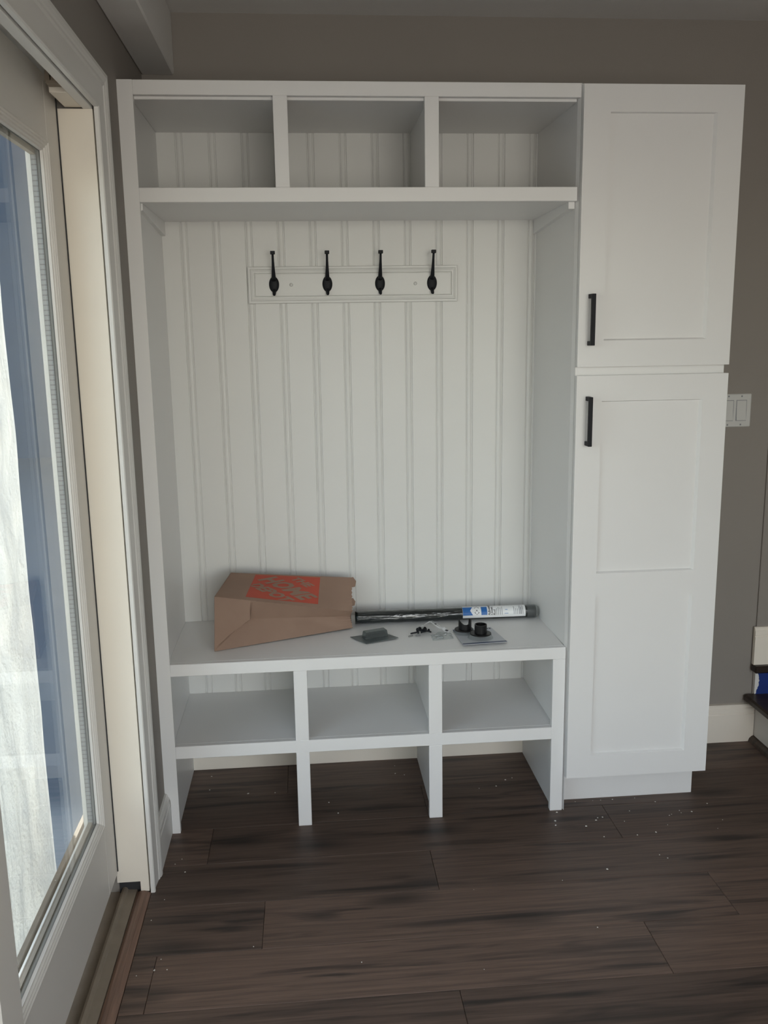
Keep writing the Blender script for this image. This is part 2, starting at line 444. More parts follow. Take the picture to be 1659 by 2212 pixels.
link('casing_head', casing([lambda w, d: (d, Y1 + w, HZ + w), lambda w, d: (d, Y0 - w, HZ + w)]), TRIM, jamb)
link('casing_leg', casing([lambda w, d: (d, Y0 - w, 0.0), lambda w, d: (d, Y0 - w, HZ + w)]), TRIM, jamb)
box('head_strip', -0.026, -0.0045, JY0, JY1, DH, DH + 0.07, TRIM, jamb)
box('head_channel', -0.16, -0.026, JY0, JY1, DH + 0.062, DH + 0.07, TRIM, jamb)
box('filler_block', -0.066, -0.0275, -0.418, JY1, DH + 0.003, DH + 0.06, CREAM, jamb)
bm = bmesh.new()          # roller guide behind the filler block
add_box(bm, -0.062, -0.030, -0.455, -0.425, DH + 0.012, DH + 0.018)
for xx in (-0.060, -0.047, -0.034): add_prism(bm, [(xx - 0.006, DH + 0.018), (xx + 0.006, DH + 0.018), (xx + 0.002, DH + 0.05), (xx - 0.002, DH + 0.05)], 'y', -0.45, -0.43)
link('roller_guide', bm, ALU, jamb)
box('weatherstrip', -0.0855, -0.0825, JY1 - 0.004, JY1 - 0.0005, 0.07, DH + 0.03, RUBBER_SHADE, jamb, 0)

sill = empty('trim_3', (-0.05, -1.2, 0)); sill['kind'] = 'structure'
box('sill_pan', -0.20, -0.038, JY0, JY1 + 0.02, -0.05, -0.006, ALU, sill, 0)
bm = bmesh.new()
add_prism(bm, [(-0.082, -0.006), (-0.078, 0.010), (-0.072, 0.012), (-0.066, 0.010), (-0.063, 0.004), (-0.040, 0.002), (-0.037, -0.006)], 'y', JY0, JY1 + 0.013)
link('track_rail', bm, ALU, sill)
bm = bmesh.new()
add_prism(bm, [(-0.0365, -0.05), (-0.0365, 0.004), (-0.030, 0.007), (-0.016, 0.007), (-0.006, 0.003), (-0.0005, 0.0005), (-0.0005, -0.05)], 'y', JY0, JY1 - 0.003)
link('wood_threshold', bm, STRIP, sill)

box('sun_blocker', -0.20, -0.186, JY0, JY1 + 0.20, -0.05, 0.17, ALU, sill, 0.002)  # added out of view to stop sun leaking under the door panel
box('notch_shade', -0.086, -0.0275, JY1 + 0.014, JY1 + 0.0195, -0.006, 0.0335, RUBBER_SHADE, sill, 0)  # dark plate painted in for the shade inside the jamb notch

def door_panel(name, xf, ya, yb, near_w, far_w):
    """one sliding panel: front face at xf, between ya (near) and yb (far)"""
    d = empty(name, (xf, (ya + yb) / 2, 0.06)); d['kind'] = 'structure'
    z0, z1 = 0.062, 2.048; ga, gb, gz0, gz1 = ya + near_w, yb - far_w, 0.258, 1.905
    xb = xf - 0.045
    box('stile', xb, xf, gb, yb, z0, z1, DOORW, d, 0.002)
    box('stile', xb, xf, ya, ga, z0, z1, DOORW, d, 0.002)
    box('rail', xb, xf, ga, gb, z0, gz0, DOORW, d, 0.0015)
    box('rail', xb, xf, ga, gb, gz1, z1, DOORW, d, 0.0015)
    prof = [(0, -0.012), (0, 0.0025), (0.004, 0.0035), (0.006, 0.0005), (0.010, 0.001), (0.012, -0.0025), (0.016, -0.002), (0.018, -0.006), (0.022, -0.006), (0.024, -0.012)]
    for side in ('in', 'out'):
        xs = (lambda h: xf + h) if side == 'in' else (lambda h: xb - h)
        loops = []
        def corner(yy, zz, sy, sz): return [(xs(h), yy + sy * w, zz + sz * w) for w, h in prof]
        c = [corner(ga, gz0, 1, 1), corner(gb, gz0, -1, 1), corner(gb, gz1, -1, -1), corner(ga, gz1, 1, -1)]
        for i in range(4):
            bm = bmesh.new()
            a = [bm.verts.new(p) for p in c[i]]; b = [bm.verts.new(p) for p in c[(i + 1) % 4]]
            n = len(prof)
            for k in range(n): bm.faces.new((a[k], a[(k + 1) % n], b[(k + 1) % n], b[k]))
            bm.faces.new(a); bm.faces.new(b[::-1])
            link('glazing_bead', bm, DOORW, d)
    box('glass_pane', xf - 0.018, xf - 0.013, ga + 0.002, gb - 0.002, gz0 + 0.002, gz1 - 0.002, GLASS, d, 0)
    for y0_, y1_, zz0, zz1 in ((gb - 0.034, gb - 0.024, gz0 + .024, gz1 - .024), (ga + .024, ga + .034, gz0 + .024, gz1 - .024),
                               (ga + .034, gb - .034, gz0 + .024, gz0 + .034), (ga + .034, gb - .034, gz1 - .034, gz1 - .024)):
        box('spacer_bar', xf - 0.0296, xf - 0.0184, y0_, y1_, zz0, zz1, SPACER if zz1 - zz0 > 1 else ALU, d, 0)
    return d
d1 = door_panel('door_1', -0.085, -1.215, JY1 + 0.015, 0.105, 0.115)
box('meeting_strip', -0.085, -0.062, -1.215, -1.118, 0.062, 2.048, DOORW, d1, 0.004)
door_panel('door_2', -0.138, JY0 + 0.002, -1.10, 0.105, 0.105)

# ------------------------------------------------------------------ outside the door
tag(box('ground_outside', -14, -0.2, -7, 14, -0.75, -0.6, GROUND, None, 0), kind='structure').name = 'floor_outside'
tag(box('wall_outside', -14, 2.0, 14.0, 14.3, -0.6, 6.4, SIDING, None, 0), kind='structure')
bm = bmesh.new()
def tarp_pt(s, t):
    k = 0.25 + 0.75 * min(1, s * 4); y = -0.024 - 0.66 * s; z = -0.58 + 2.95 * t
    return Vector((-0.33 + k * 0.018 * noise.noise((y * 7, z * 2.2, 1)) + k * 0.012 * noise.noise((y * 17, z * 5, 4)) - 0.02 * s, y + 0.004 * noise.noise((3, z * 6, 0)), z))
add_grid(bm, tarp_pt, 40, 120)
g = link('tarp', bm, TARP, None, True, at=(-0.33, -0.25, -0.58))
sm = g.modifiers.new('thickness', 'SOLIDIFY'); sm.thickness = 0.001
tag(g, 'crinkled white woven tarp hanging outside the sliding glass door', 'tarp')

# ------------------------------------------------------------------ built-in hall bench
H = 2.134
U = empty('hall_bench', (0.62, 0.2, 0)); 
tag(U, 'white built-in hall bench with cubbies above and below and grooved board back', 'bench')
s_, a1, a2, b1, b2, cR, W = 0.0403, 0.3993, 0.4376, 0.8014, 0.8401, 1.2237, 1.2293
l1, l2, l3, l4, l5, l6 = 0.3985, 0.4389, 0.8034, 0.8444, 1.1847, 1.2237
zt, zb, zm, zs, zs2, zf, zf2 = 2.0974, 1.8683, 1.8309, 0.539, 0.5022, 0.2811, 0.2418
FT = 0.019; D = 0.4105
# left stile cut around the baseboard
bm = bmesh.new()
cut = [(0.0165, 0.0), (s_, 0.0), (s_, H), (0.0005, H), (0.0005, 0.134), (0.0065, 0.131), (0.010, 0.122), (0.0150, 0.113), (0.0165, 0.100)]
add_prism(bm, cut, 'y', 0.0, FT)
link('stile', bm, WHITE, U)
box('rail', s_, W, 0.0, FT, zt, H, WHITE, U)
box('rail', s_, cR, 0.0, FT, zm, zb, WHITE, U)
box('stile', a1, a2, 0.0, FT, zb, zt, WHITE, U)
box('stile', b1, b2, 0.0, FT, zb, zt, WHITE, U)
box('rail', s_, cR, 0.0, FT, zs2, zs, WHITE, U)
box('rail', s_, l5, 0.0, FT, zf2, zf, WHITE, U)
for xa, xb in ((l1, l2), (l3, l4)):
    box('stile', xa, xb, 0.0, FT, zf, zs2, WHITE, U)
    box('leg', xa, xb, 0.0, FT, 0.0, zf2, WHITE, U)
box('leg', l5, l6, 0.0, FT, 0.0, zs2, WHITE, U)
# carcass behind the face frame
box('side_panel', 0.017, 0.033, FT, D, 0.0, H, WHITE, U)
bm = bmesh.new(); add_prism(bm, [(cR, FT), (W, 0.0), (W, D), (1.2150, D)], 'z', 0.0, H)
link('side_panel', bm, WHITE, U)
box('top_panel', 0.033, 1.222, FT, D, 2.0905, H - 0.001, WHITE, U)
box('shelf', 0.033, 1.222, FT, D, zm, zb - 0.004, WHITE, U)
box('seat', 0.033, 1.222, FT, D, zs - 0.022, zs, WHITE, U)
box('shelf', 0.033, 1.222, FT, D, zf2 + 0.012, zf, WHITE, U)
for xa, xb in ((a1, a2), (b1, b2)):
    m_ = (xa + xb) / 2; box('divider', m_ - 0.0095, m_ + 0.0095, FT, D, zb - 0.004, 2.0905, WHITE, U)
for xa, xb in ((l1, l2), (l3, l4)):
    m_ = (xa + xb) / 2
    box('divider', m_ - 0.0095, m_ + 0.0095, FT, D, zf, zs - 0.022, WHITE, U)
    box('divider', m_ - 0.0095, m_ + 0.0095, FT, 0.4035, 0.0, zf2 + 0.012, WHITE, U)
box('divider', l5 + 0.010, 1.2195, FT, D, zf, zs - 0.022, WHITE, U)
box('divider', l5 + 0.010, 1.2195, FT, 0.4035, 0.0, zf2 + 0.012, WHITE, U)
# support cleats under the top cubbies, tapering to the front
for xa, xb in ((0.033, 0.044), (1.205, 1.2225)):
    bm = bmesh.new(); add_prism(bm, [(FT, zm - 0.018), (D, zm - 0.043), (D, zm - 0.0002), (FT, zm - 0.0002)], 'x', xa, xb); link('cleat', bm, WHITE, U)
# grooved boards: each board carries its round bead between two grooves
bead_cache = {}
for k in range(14):
    x0 = 0.1 * k - 0.0785 - 0.0115; x1 = x0 + 0.1
    lo, hi = max(x0, 0.018), min(x1, 1.224)
    if hi - lo < 0.01: continue
    prof = [(lo, D), (hi, D)] if lo > x0 + 1e-6 else None
    pts = []
    # flat, groove, bead, groove
    sec = [(x0 + 0.0, D + 0.0035), (x0 + 0.0015, D), (x1 - 0.0225, D), (x1 - 0.021, D + 0.0035), (x1 - 0.0190, D + 0.0035)]
    for q in range(7):
        th = PI * q / 6; sec.append((x1 - 0.0105 - 0.0085 * math.cos(th), D + 0.0035 - 0.0040 * math.sin(th)))
    sec.append((x1 - 0.0012, D + 0.0035)); sec.append((x1, D + 0.0035))
    sec = [(min(max(x, lo), hi), y) for x, y in sec]
    pts = []
    for p in sec:
        if not pts or abs(p[0] - pts[-1][0]) > 1e-6 or abs(p[1] - pts[-1][1]) > 1e-6: pts.append(p)
    pts += [(hi, D + 0.0085), (lo, D + 0.0085)]
    bm = bmesh.new(); add_prism(bm, pts, 'z', 0.09, 2.10); link('bead_board', bm, BEADW, U)

# ------------------------------------------------------------------ tall pantry cabinet
C_ = empty('pantry_cabinet', (1.452, 0.2, 0))
tag(C_, 'tall white pantry cabinet with two shaker doors right of the hall bench', 'cabinet')
box('cabinet_body', 1.2297, 1.671, 0.0, WY - 0.001, 0.112, 2.133, WHITE, C_)
box('toe_kick', 1.2297, 1.671, 0.0615, 0.0795, 0.0, 0.112, WHITE, C_, 0.0008)
box('side_foot', 1.653, 1.671, 0.0797, WY - 0.025, 0.0, 0.112, WHITE, C_, 0.0008)
def shaker(z0, z1, panels, handle):
    x0, x1, p0, p1 = 1.2297, 1.6757, 1.3042, 1.6026
    yf, yb, rc, ch = -0.020, -0.0012, 0.008, 0.0045
    bm = bmesh.new()
    zsx = [z0] + [v for p in panels for v in p] + [z1]
    xs = [x0, p0, p1, x1]
    V = {}
    def v(x, y, z):
        key = (round(x, 5), round(y, 5), round(z, 5))
        if key not in V: V[key] = bm.verts.new((x, y, z))
        return V[key]
    for i in range(3):
        for j in range(len(zsx) - 1):
            xa, xb, za, zb_ = xs[i], xs[i + 1], zsx[j], zsx[j + 1]
            if i == 1 and j % 2 == 1:
                o = [(xa, za), (xb, za), (xb, zb_), (xa, zb_)]
                n_ = [(xa + ch * .35, za + ch), (xb - ch * 1.6, za + ch), (xb - ch * 1.6, zb_ - ch * .5), (xa + ch * .35, zb_ - ch * .5)]
                for q in range(4):
                    a, b = o[q], o[(q + 1) % 4]; c, d = n_[(q + 1) % 4], n_[q]
                    bm.faces.new((v(a[0], yf, a[1]), v(b[0], yf, b[1]), v(c[0], yf + rc, c[1]), v(d[0], yf + rc, d[1])))
                bm.faces.new([v(p[0], yf + rc, p[1]) for p in n_])
            else:
                bm.faces.new((v(xa, yf, za), v(xb, yf, za), v(xb, yf, zb_), v(xa, yf, zb_)))
    bm.faces.new((v(x0, yb, z0), v(x1, yb, z0), v(x1, yb, z1), v(x0, yb, z1)))
    bm.faces.new([v(x, yf, z0) for x in xs] + [v(x1, yb, z0), v(x0, yb, z0)])
    bm.faces.new([v(x, yf, z1) for x in xs] + [v(x1, yb, z1), v(x0, yb, z1)])
    for x in (x0, x1): bm.faces.new([v(x, yf, z) for z in zsx] + [v(x, yb, z1), v(x, yb, z0)])
    d = link('door', bm, WHITE, C_)
    ha, hb = handle
    bm = bmesh.new(); hx = 1.262
    add_box(bm, hx - 0.0055, hx + 0.0055, -0.056, -0.044, ha, hb, 0.001)
    for za in (ha, hb - 0.012): add_box(bm, hx - 0.0055, hx + 0.0055, -0.0445, -0.0198, za, za + 0.012, 0.0008)
    h = link('pull_handle', bm, BLACK, d); h['label'] = 'black square bar pull'
    return d
shaker(1.3789, 2.1275, [(1.4519, 2.057)], (1.439, 1.580))
shaker(0.1178, 1.3545, [(0.1904, 0.7008), (0.7722, 1.2817)], (1.156, 1.296))

# ------------------------------------------------------------------ coat hook rail
K = empty('coat_rack', (0.625, D, 1.58))
tag(K, 'white moulded hook board with four black coat hooks on the bench back', 'coat rack')
def frame_board(x0, x1, z0, z1, prof):
    bm = bmesh.new()
    loops = [[bm.verts.new(p) for p in ((x0 + w, y, z0 + w), (x1 - w, y, z0 + w), (x1 - w, y, z1 - w), (x0 + w, y, z1 - w))] for w, y in prof]
    for a, b in zip(loops, loops[1:]):
        for i in range(4): bm.faces.new((a[i], a[(i + 1) % 4], b[(i + 1) % 4], b[i]))
    bm.faces.new(loops[-1]); bm.faces.new(loops[0][::-1])
    return bm
link('board', frame_board(0.292, 0.958, 1.580, 1.693, [(0, D), (0, D - 0.010), (0.002, D - 0.012), (0.007, D - 0.012), (0.009, D - 0.015), (0.016, D - 0.017), (0.0195, D - 0.017),
    (0.0205, D - 0.013), (0.0215, D - 0.013), (0.0225, D - 0.0165), (0.024, D - 0.017)]), BEADW, K)
for x in (0.427, 0.821):
    bm = bmesh.new()
    rings = [[bm.verts.new((x + r * math.cos(2 * PI * k / 16), y, 1.6365 + r * math.sin(2 * PI * k / 16))) for k in range(16)] for r, y in ((0.0055, D - 0.0168), (0.0055, D - 0.019), (0.004, D - 0.0205))]
    for a, b in zip(rings, rings[1:]):
        for k in range(16): bm.faces.new((a[k], a[(k + 1) % 16], b[(k + 1) % 16], b[k]))
    bm.faces.new(rings[-1]); link('screw_cover', bm, SWITCHW, K, True)
for x in (0.3735, 0.541, 0.708, 0.8745):
    bm = bmesh.new(); yb = D - 0.017
    # domed oval plate
    rings = []
    for sc, y in ((1.0, yb), (1.0, yb - 0.002), (0.86, yb - 0.0045), (0.55, yb - 0.0065), (0.2, yb - 0.0072)):
        rings.append([bm.verts.new((x + 0.0158 * sc * math.cos(2 * PI * k / 28), y, 1.638 + 0.0245 * sc * math.sin(2 * PI * k / 28))) for k in range(28)])
    for a, b in zip(rings, rings[1:]):
        for k in range(28): bm.faces.new((a[k], a[(k + 1) % 28], b[(k + 1) % 28], b[k]))
    bm.faces.new(rings[-1]); bm.faces.new(rings[0][::-1])
    h = link('hook', bm, BLACK, K, True); h['label'] = 'black hook'
    bm = bmesh.new()
    add_tube(bm, [(x, yb - 0.005, 1.652), (x, yb - 0.016, 1.664), (x, yb - 0.026, 1.685), (x, yb - 0.034, 1.708), (x, yb - 0.042, 1.728)], [0.0075, 0.0062, 0.0048, 0.0038, 0.0034], 10)
    link('upper_prong', bm, BLACK, h, True)
    bm = bmesh.new(); add_box(bm, x - 0.0072, x + 0.0072, yb - 0.048, yb - 0.036, 1.726, 1.736, 0.001)
    link('prong_tip', bm, BLACK, h)
    bm = bmesh.new()
    add_tube(bm, [(x, yb - 0.0005, 1.622), (x, yb - 0.006, 1.6145), (x, yb - 0.013, 1.6085), (x, yb - 0.020, 1.6065)], [0.0062, 0.0058, 0.0050, 0.0044], 10)
    link('lower_prong', bm, BLACK, h, True)

# ------------------------------------------------------------------ light switch
L = empty('light_switch', (1.915, WY, 1.155))
tag(L, 'white double rocker light switch on the grey wall beside the pantry cabinet', 'light switch')
bm = bmesh.new(); add_box(bm, 1.857, 1.973, WY - 0.006, WY - 0.0002, 1.150, 1.2625, 0.0025); link('cover_plate', bm, SWITCHW, L)
for x in (1.892, 1.938):
    bm = bmesh.new(); add_box(bm, x - 0.0185, x + 0.0185, WY - 0.0066, WY - 0.004, 1.171, 1.2415); link('rocker_frame', bm, GREYINK, L)
    bm = bmesh.new(); add_prism(bm, [(WY - 0.005, 1.173), (WY - 0.0105, 1.173), (WY - 0.0072, 1.206), (WY - 0.0075, 1.2395), (WY - 0.005, 1.2395)], 'x', x - 0.0165, x + 0.0165)
    link('rocker', bm, SWITCHW, L)
    for z in (1.158, 1.2545):
        bm = bmesh.new(); add_box(bm, x - 0.0025, x + 0.0025, WY - 0.0072, WY - 0.0055, z - 0.0025, z + 0.0025, 0.0005); link('plate_screw', bm, GREYINK, L)

# ------------------------------------------------------------------ stair at the right edge
T = empty('staircase', (2.4, 0.0, 0))
tag(T, 'dark stair tread with white risers at the right edge behind the cabinet', 'staircase')
box('riser', 2.052, 2.072, -0.75, WY - 0.0085, 0.0, 0.152, TRIM, T)
box('tread', 2.012, 2.60, -0.78, WY - 0.0085, 0.152, 0.178, TREADW, T, 0.006)
bm = bmesh.new(); add_prism(bm, [(2.032, 0.0), (2.052, 0.0), (2.052, 0.022), (2.045, 0.020), (2.036, 0.012)], 'y', -0.75, WY - 0.012); link('shoe_moulding', bm, TREADW, T)
box('riser', 2.048, 3.2, WY - 0.016, WY - 0.0082, 0.178, 0.266, TRIM, T)
box('tread', 2.032, 3.2, WY - 0.044, WY - 0.0082, 0.266, 0.293, TREADW, T, 0.005)
bm = bmesh.new(); add_prism(bm, [(WY - 0.0082 - d, 0.2932 + z) for d, z in base_profile(0.016, 0.139)], 'x', 2.034, 3.2)
tag(link('baseboard_right', bm, CREAM), kind='structure')
# torn blue masking tape over the second riser
bm = bmesh.new()
top, bot = [], []
n = 26
pts = []
for i in range(n + 1):
    t = i / n; z = 0.1785 + t * 0.0865
    x = 2.051 + 0.012 * math.sin(t * PI * 0.9) + 0.004 * noise.noise((t * 9, 0, 0)) + (0.003 * noise.noise((t * 31, 2, 0)))
    pts.append((x, z))
pts += [(2.62, 0.265), (2.62, 0.1785)]
add_prism(bm, pts, 'y', WY - 0.0180, WY - 0.0161)
tag(link('masking_tape', bm, TAPE, None, at=(2.3, WY - 0.017, 0.18)), 'bright blue masking tape with torn edge between the dark treads', 'tape')

# ------------------------------------------------------------------ paper bag on the seat
G = empty('paper_bag', (0.37, 0.2, zs))
tag(G, 'brown kraft paper bag with red printed square lying on its side on the seat', 'paper bag')
F_, E_ = Vector((0.160, 0.099, zs + 0.001)), Vector((0.588, 0.254, zs + 0.006))
A_, D_ = Vector((0.168, 0.105, 0.711)), Vector((0.588, 0.250, 0.602))
B_, Cc = Vector((0.203, 0.300, 0.733)), Vector((0.592, 0.330, 0.693))
G_, H_ = Vector((0.190, 0.330, zs + 0.001)), Vector((0.590, 0.372, zs + 0.006))
def bil(a, b, c, d, s, t): return (a * (1 - s) + b * s) * (1 - t) + (c * (1 - s) + d * s) * t    # a-b along s at t=0, c-d at t=1
def lown(s, t, k): return noise.noise((s * 3.1 + k, t * 1.9 - k, k))
ntop = (D_ - A_).cross(B_ - A_).normalized()
nfr = (E_ - F_).cross(A_ - F_).normalized()
def zig(s, t):       # pinked, slightly curled mouth
    return Vector((0.006 * abs(((t * 9) % 1) - 0.5) * max(0, (s - 0.93) / 0.07), 0, 0))
def top_pt(s, t, off=0.0):
    e = math.sin(PI * min(1, max(0, t)))
    return bil(A_, D_, B_, Cc, s, t) + ntop * (0.004 * e * lown(s, t, 1.7) + off) + zig(s, t)
def front_pt(s, t):
    """folded gusset: crease runs in from the mouth, a triangular base fold reaches the lower left corner"""
    edge = math.sin(PI * t); sv = 0.245
    m_ = 0.52 + 0.07 * max(0, (s - sv)) / (1 - sv)
    d_ = 0.030 - 0.008 * s
    if s >= sv:
        up = max(0.0, min(1.0, (1 - t) / (1 - m_)))
        ramp = min(1.0, (s - sv) / 0.02)
        dep = d_ * t / m_ if t < m_ else d_ * up * ramp
    else:
        diag = m_ * s / sv
        dep = d_ * t / m_ if t <= diag else max(0.0, d_ * (s / sv) * (1 - (t - diag) / 0.05))
    return bil(F_, E_, A_, D_, s, t) - nfr * dep + nfr * (0.005 * edge * lown(s * 1.7, t, 4.2) + 0.0016 * noise.noise((s * 14, t * 5, 2)) * edge) + zig(s, t)
if nfr.y > 0: nfr = -nfr
if ntop.z < 0: ntop = -ntop
bm = bmesh.new()
add_grid(bm, lambda s, t: top_pt(s, t), 48, 18)
add_grid(bm, front_pt, 98, 50)
add_grid(bm, lambda s, t: bil(G_, H_, B_, Cc, s, t), 12, 6)
add_grid(bm, lambda s, t: bil(F_, E_, G_, H_, s, t), 12, 6)
add_grid(bm, lambda s, t: bil(F_, G_, A_, B_, s, t), 6, 6)
bmesh.ops.remove_doubles(bm, verts=bm.verts, dist=0.0004)
o = link('bag_body', bm, KRAFT, G)
md = o.modifiers.new('paper', 'SOLIDIFY'); md.thickness = 0.0008; md.offset = -1
# curled torn flaps at the mouth
def flap(p, q, out):
    bm = bmesh.new()
    bm.faces.new([bm.verts.new(x) for x in (p, q, q + out, (p + q) / 2 + out * 1.3, p + out * 0.5)])
    o = link('mouth_flap', bm, KRAFT, G); md = o.modifiers.new('paper', 'SOLIDIFY'); md.thickness = 0.0008
flap(Cc, Cc.lerp(D_, 0.3), Vector((0.012, -0.004, 0.004))); flap(Cc.lerp(D_, 0.62), Cc.lerp(D_, 0.85), Vector((0.010, 0.012, -0.002)))
# printed square and lettering on the upper face; u runs to the viewer, v along the bag
S0, S1, T0, T1 = 0.205, 0.738, 0.10, 0.955
def logo_pt(u, v, off): return top_pt(S0 + (S1 - S0) * v, T1 - (T1 - T0) * u, off)
bm = bmesh.new(); add_grid(bm, lambda u, v: logo_pt(u, v, 0.0006), 18, 26)
pr = link('printed_square', bm, RED, G); pr['label'] = 'orange red printed square'
bm = bmesh.new(); r2i = math.sqrt(0.5)
for word, size, bold, sx, cu, cv in (('THE', 0.20, 0.008, 1.05, 0.235, 0.725), ('HOME', 0.40, 0.017, 0.88, 0.485, 0.515), ('DEPOT', 0.27, 0.012, 0.92, 0.72, 0.295)):
    tb = text_bm(word, size, bold, sx=sx)
    bmesh.ops.triangulate(tb, faces=tb.faces)
    bmesh.ops.subdivide_edges(tb, edges=[e for e in tb.edges if e.calc_length() > 0.06], cuts=1)
    def place(co, cu=cu, cv=cv):
        x = co.x + 0.18 * co.y; y = co.y
        u = cu + (x - y) * r2i; v = cv + (x + y) * r2i
        return logo_pt(min(max(u, 0.01), 0.99), min(max(v, 0.01), 0.99), 0.0013)
    join_bm(bm, tb, place)
link('printed_letters', bm, KRAFT, pr)

# ------------------------------------------------------------------ wrapped closet rod behind the small parts
R_ = empty('closet_rod', (0.91, 0.30, zs))
tag(R_, 'long black rod in clear wrap with white and blue label lying on the seat', 'closet rod')
RR = 0.0215; rod_a, rod_b = Vector((0.601, 0.309, zs + RR + 0.0005)), Vector((1.205, 0.302, zs + RR + 0.0005))
bm = bmesh.new()
N = 60; ax = (rod_b - rod_a).normalized(); e1 = Vector((0, 0, 1)); e2 = ax.cross(e1).normalized()
rings = []
for i in range(N + 1):
    t = i / N; p = rod_a.lerp(rod_b, t)
    rings.append([bm.verts.new(p + (e1 * math.sin(2 * PI * k / 28) + e2 * math.cos(2 * PI * k / 28)) * (RR - 0.0009 + 0.0008 * noise.noise((t * 26, k * 0.9, 3)))) for k in range(28)])
for a, b in zip(rings, rings[1:]):
    for k in range(28): bm.faces.new((a[k], a[(k + 1) % 28], b[(k + 1) % 28], b[k]))
bm.faces.new(rings[0][::-1]); bm.faces.new(rings[-1])
link('wrapped_rod', bm, WRAP, R_, True)
bm = bmesh.new()      # gathered plastic at the right end
rings = []
for i in range(9):
    t = i / 8; p = rod_b + ax * (-0.03 + 0.045 * t)
    rr = (RR + 0.0012) * (1.0 if t < 0.55 else 1.0 - 0.5 * ((t - 0.55) / 0.45) ** 2)
    rings.append([bm.verts.new(p + (e1 * math.sin(2 * PI * k / 28) + e2 * math.cos(2 * PI * k / 28)) * (rr + 0.0016 * noise.noise((t * 5, k * 1.3, 9)))) for k in range(28)])
for a, b in zip(rings, rings[1:]):
    for k in range(28): bm.faces.new((a[k], a[(k + 1) % 28], b[(k + 1) % 28], b[k]))
w = link('wrap_end', bm, CLEARP, R_, True); w['label'] = 'crinkled clear plastic end'
# label wrapped round the rod; s = metres along the rod, a = angle up from the viewer side
LX0, LX1 = 0.957, 1.168
def rod_pt(x, a, rad):
    t = (x - rod_a.x) / (rod_b.x - rod_a.x); p = rod_a.lerp(rod_b, t)
    return p + (Vector((0, -1, 0)) * math.cos(a) + e1 * math.sin(a)) * rad
A0, A1 = math.radians(-28), math.radians(125)
bm = bmesh.new(); add_grid(bm, lambda s, t: rod_pt(LX0 + (LX1 - LX0) * s, A0 + (A1 - A0) * t, RR + 0.0006), 12, 20)
lb = link('paper_label', bm, LABELW, R_, True); lb['label'] = 'white printed label'
ARC = (A1 - A0) * RR      # height of the label as laid flat
def lab_pt(x, h, off=0.0010): return rod_pt(x, A0 + h / RR, RR + off)
def patch(pts, m_, name, off=0.0010, nsub=6):
    """a printed polygon on the label, given as flat quads (x0,h0,x1,h1)"""
    bm = bmesh.new()
    for x0, h0, x1, h1 in pts: add_grid(bm, lambda s, t: lab_pt(x0 + (x1 - x0) * s, h0 + (h1 - h0) * t, off), 2, nsub)
    return link(name, bm, m_, lb, True)
bm = bmesh.new(); 
for i in range(8):       # blue arrow band at the label's left end
    h0, h1 = 0.010 + 0.030 * i / 8, 0.010 + 0.030 * (i + 1) / 8
    notch = lambda h: 0.034 - 0.009 * (1 - abs((h - 0.025) / 0.015))
    v = [bm.verts.new(lab_pt(*p)) for p in ((LX0 + 0.0005, h0), (LX0 + notch(h0), h0), (LX0 + notch(h1), h1), (LX0 + 0.0005, h1))]; bm.faces.new(v)
link('label_print', bm, LBLUE, lb)
patch([(LX0 + 0.062, 0.010, LX0 + 0.082, 0.040)], LBLUE, 'label_print')
bm = bmesh.new()         # black six-sided badge
hc = (LX0 + 0.0475, 0.0255)
ring = [(hc[0] + 0.0078 * sx_, hc[1] + sy_) for sx_, sy_ in ((-1, -0.008), (0, -0.014), (1, -0.008), (1, 0.010), (0, 0.015), (-1, 0.010))]
cv_ = bm.verts.new(lab_pt(*hc)); rv = [bm.verts.new(lab_pt(*p)) for p in ring]
for i in range(6): bm.faces.new((cv_, rv[i], rv[(i + 1) % 6]))
link('label_print', bm, INK, lb)
def lab_text(s, size, x, h, m_, bold=0.0002, sx=1.0):
    tb = text_bm(s, size, bold, 'LEFT', sx)
    bm = bmesh.new(); join_bm(bm, tb, lambda co: lab_pt(x - co.y, h + co.x, 0.0014))
    return link('label_print', bm, m_, lb)
lab_text('Adjustable', 0.0105, LX0 + 0.0885, 0.009, INK, 0.0002)
lab_text('Closet', 0.0105, LX0 + 0.0975, 0.009, INK, 0.0002)
lab_text('Rod', 0.0105, LX0 + 0.1065, 0.009, INK, 0.0002)
rng = random.Random(3)
for pq in ([(LX0 + 0.113 + 0.006 * i + (0.034 if i > 3 else 0), 0.009, LX0 + 0.1148 + 0.006 * i + (0.034 if i > 3 else 0), 0.009 + rng.uniform(0.018, 0.034)) for i in range(9)]): patch([pq], GREYINK, 'label_print')
for pq in ([(LX0 + 0.190 + 0.003 * i, 0.009, LX0 + 0.1912 + 0.003 * i, 0.009 + rng.uniform(0.024, 0.034)) for i in range(5)]): patch([pq], GREYINK, 'label_print')
bm = bmesh.new()         # blue warning-style triangle print
v = [bm.verts.new(lab_pt(*p)) for p in ((LX0 + 0.140, 0.012), (LX0 + 0.153, 0.012), (LX0 + 0.1505, 0.026), (LX0 + 0.1425, 0.026))]; bm.faces.new(v); link('label_print', bm, LBLUE, lb)

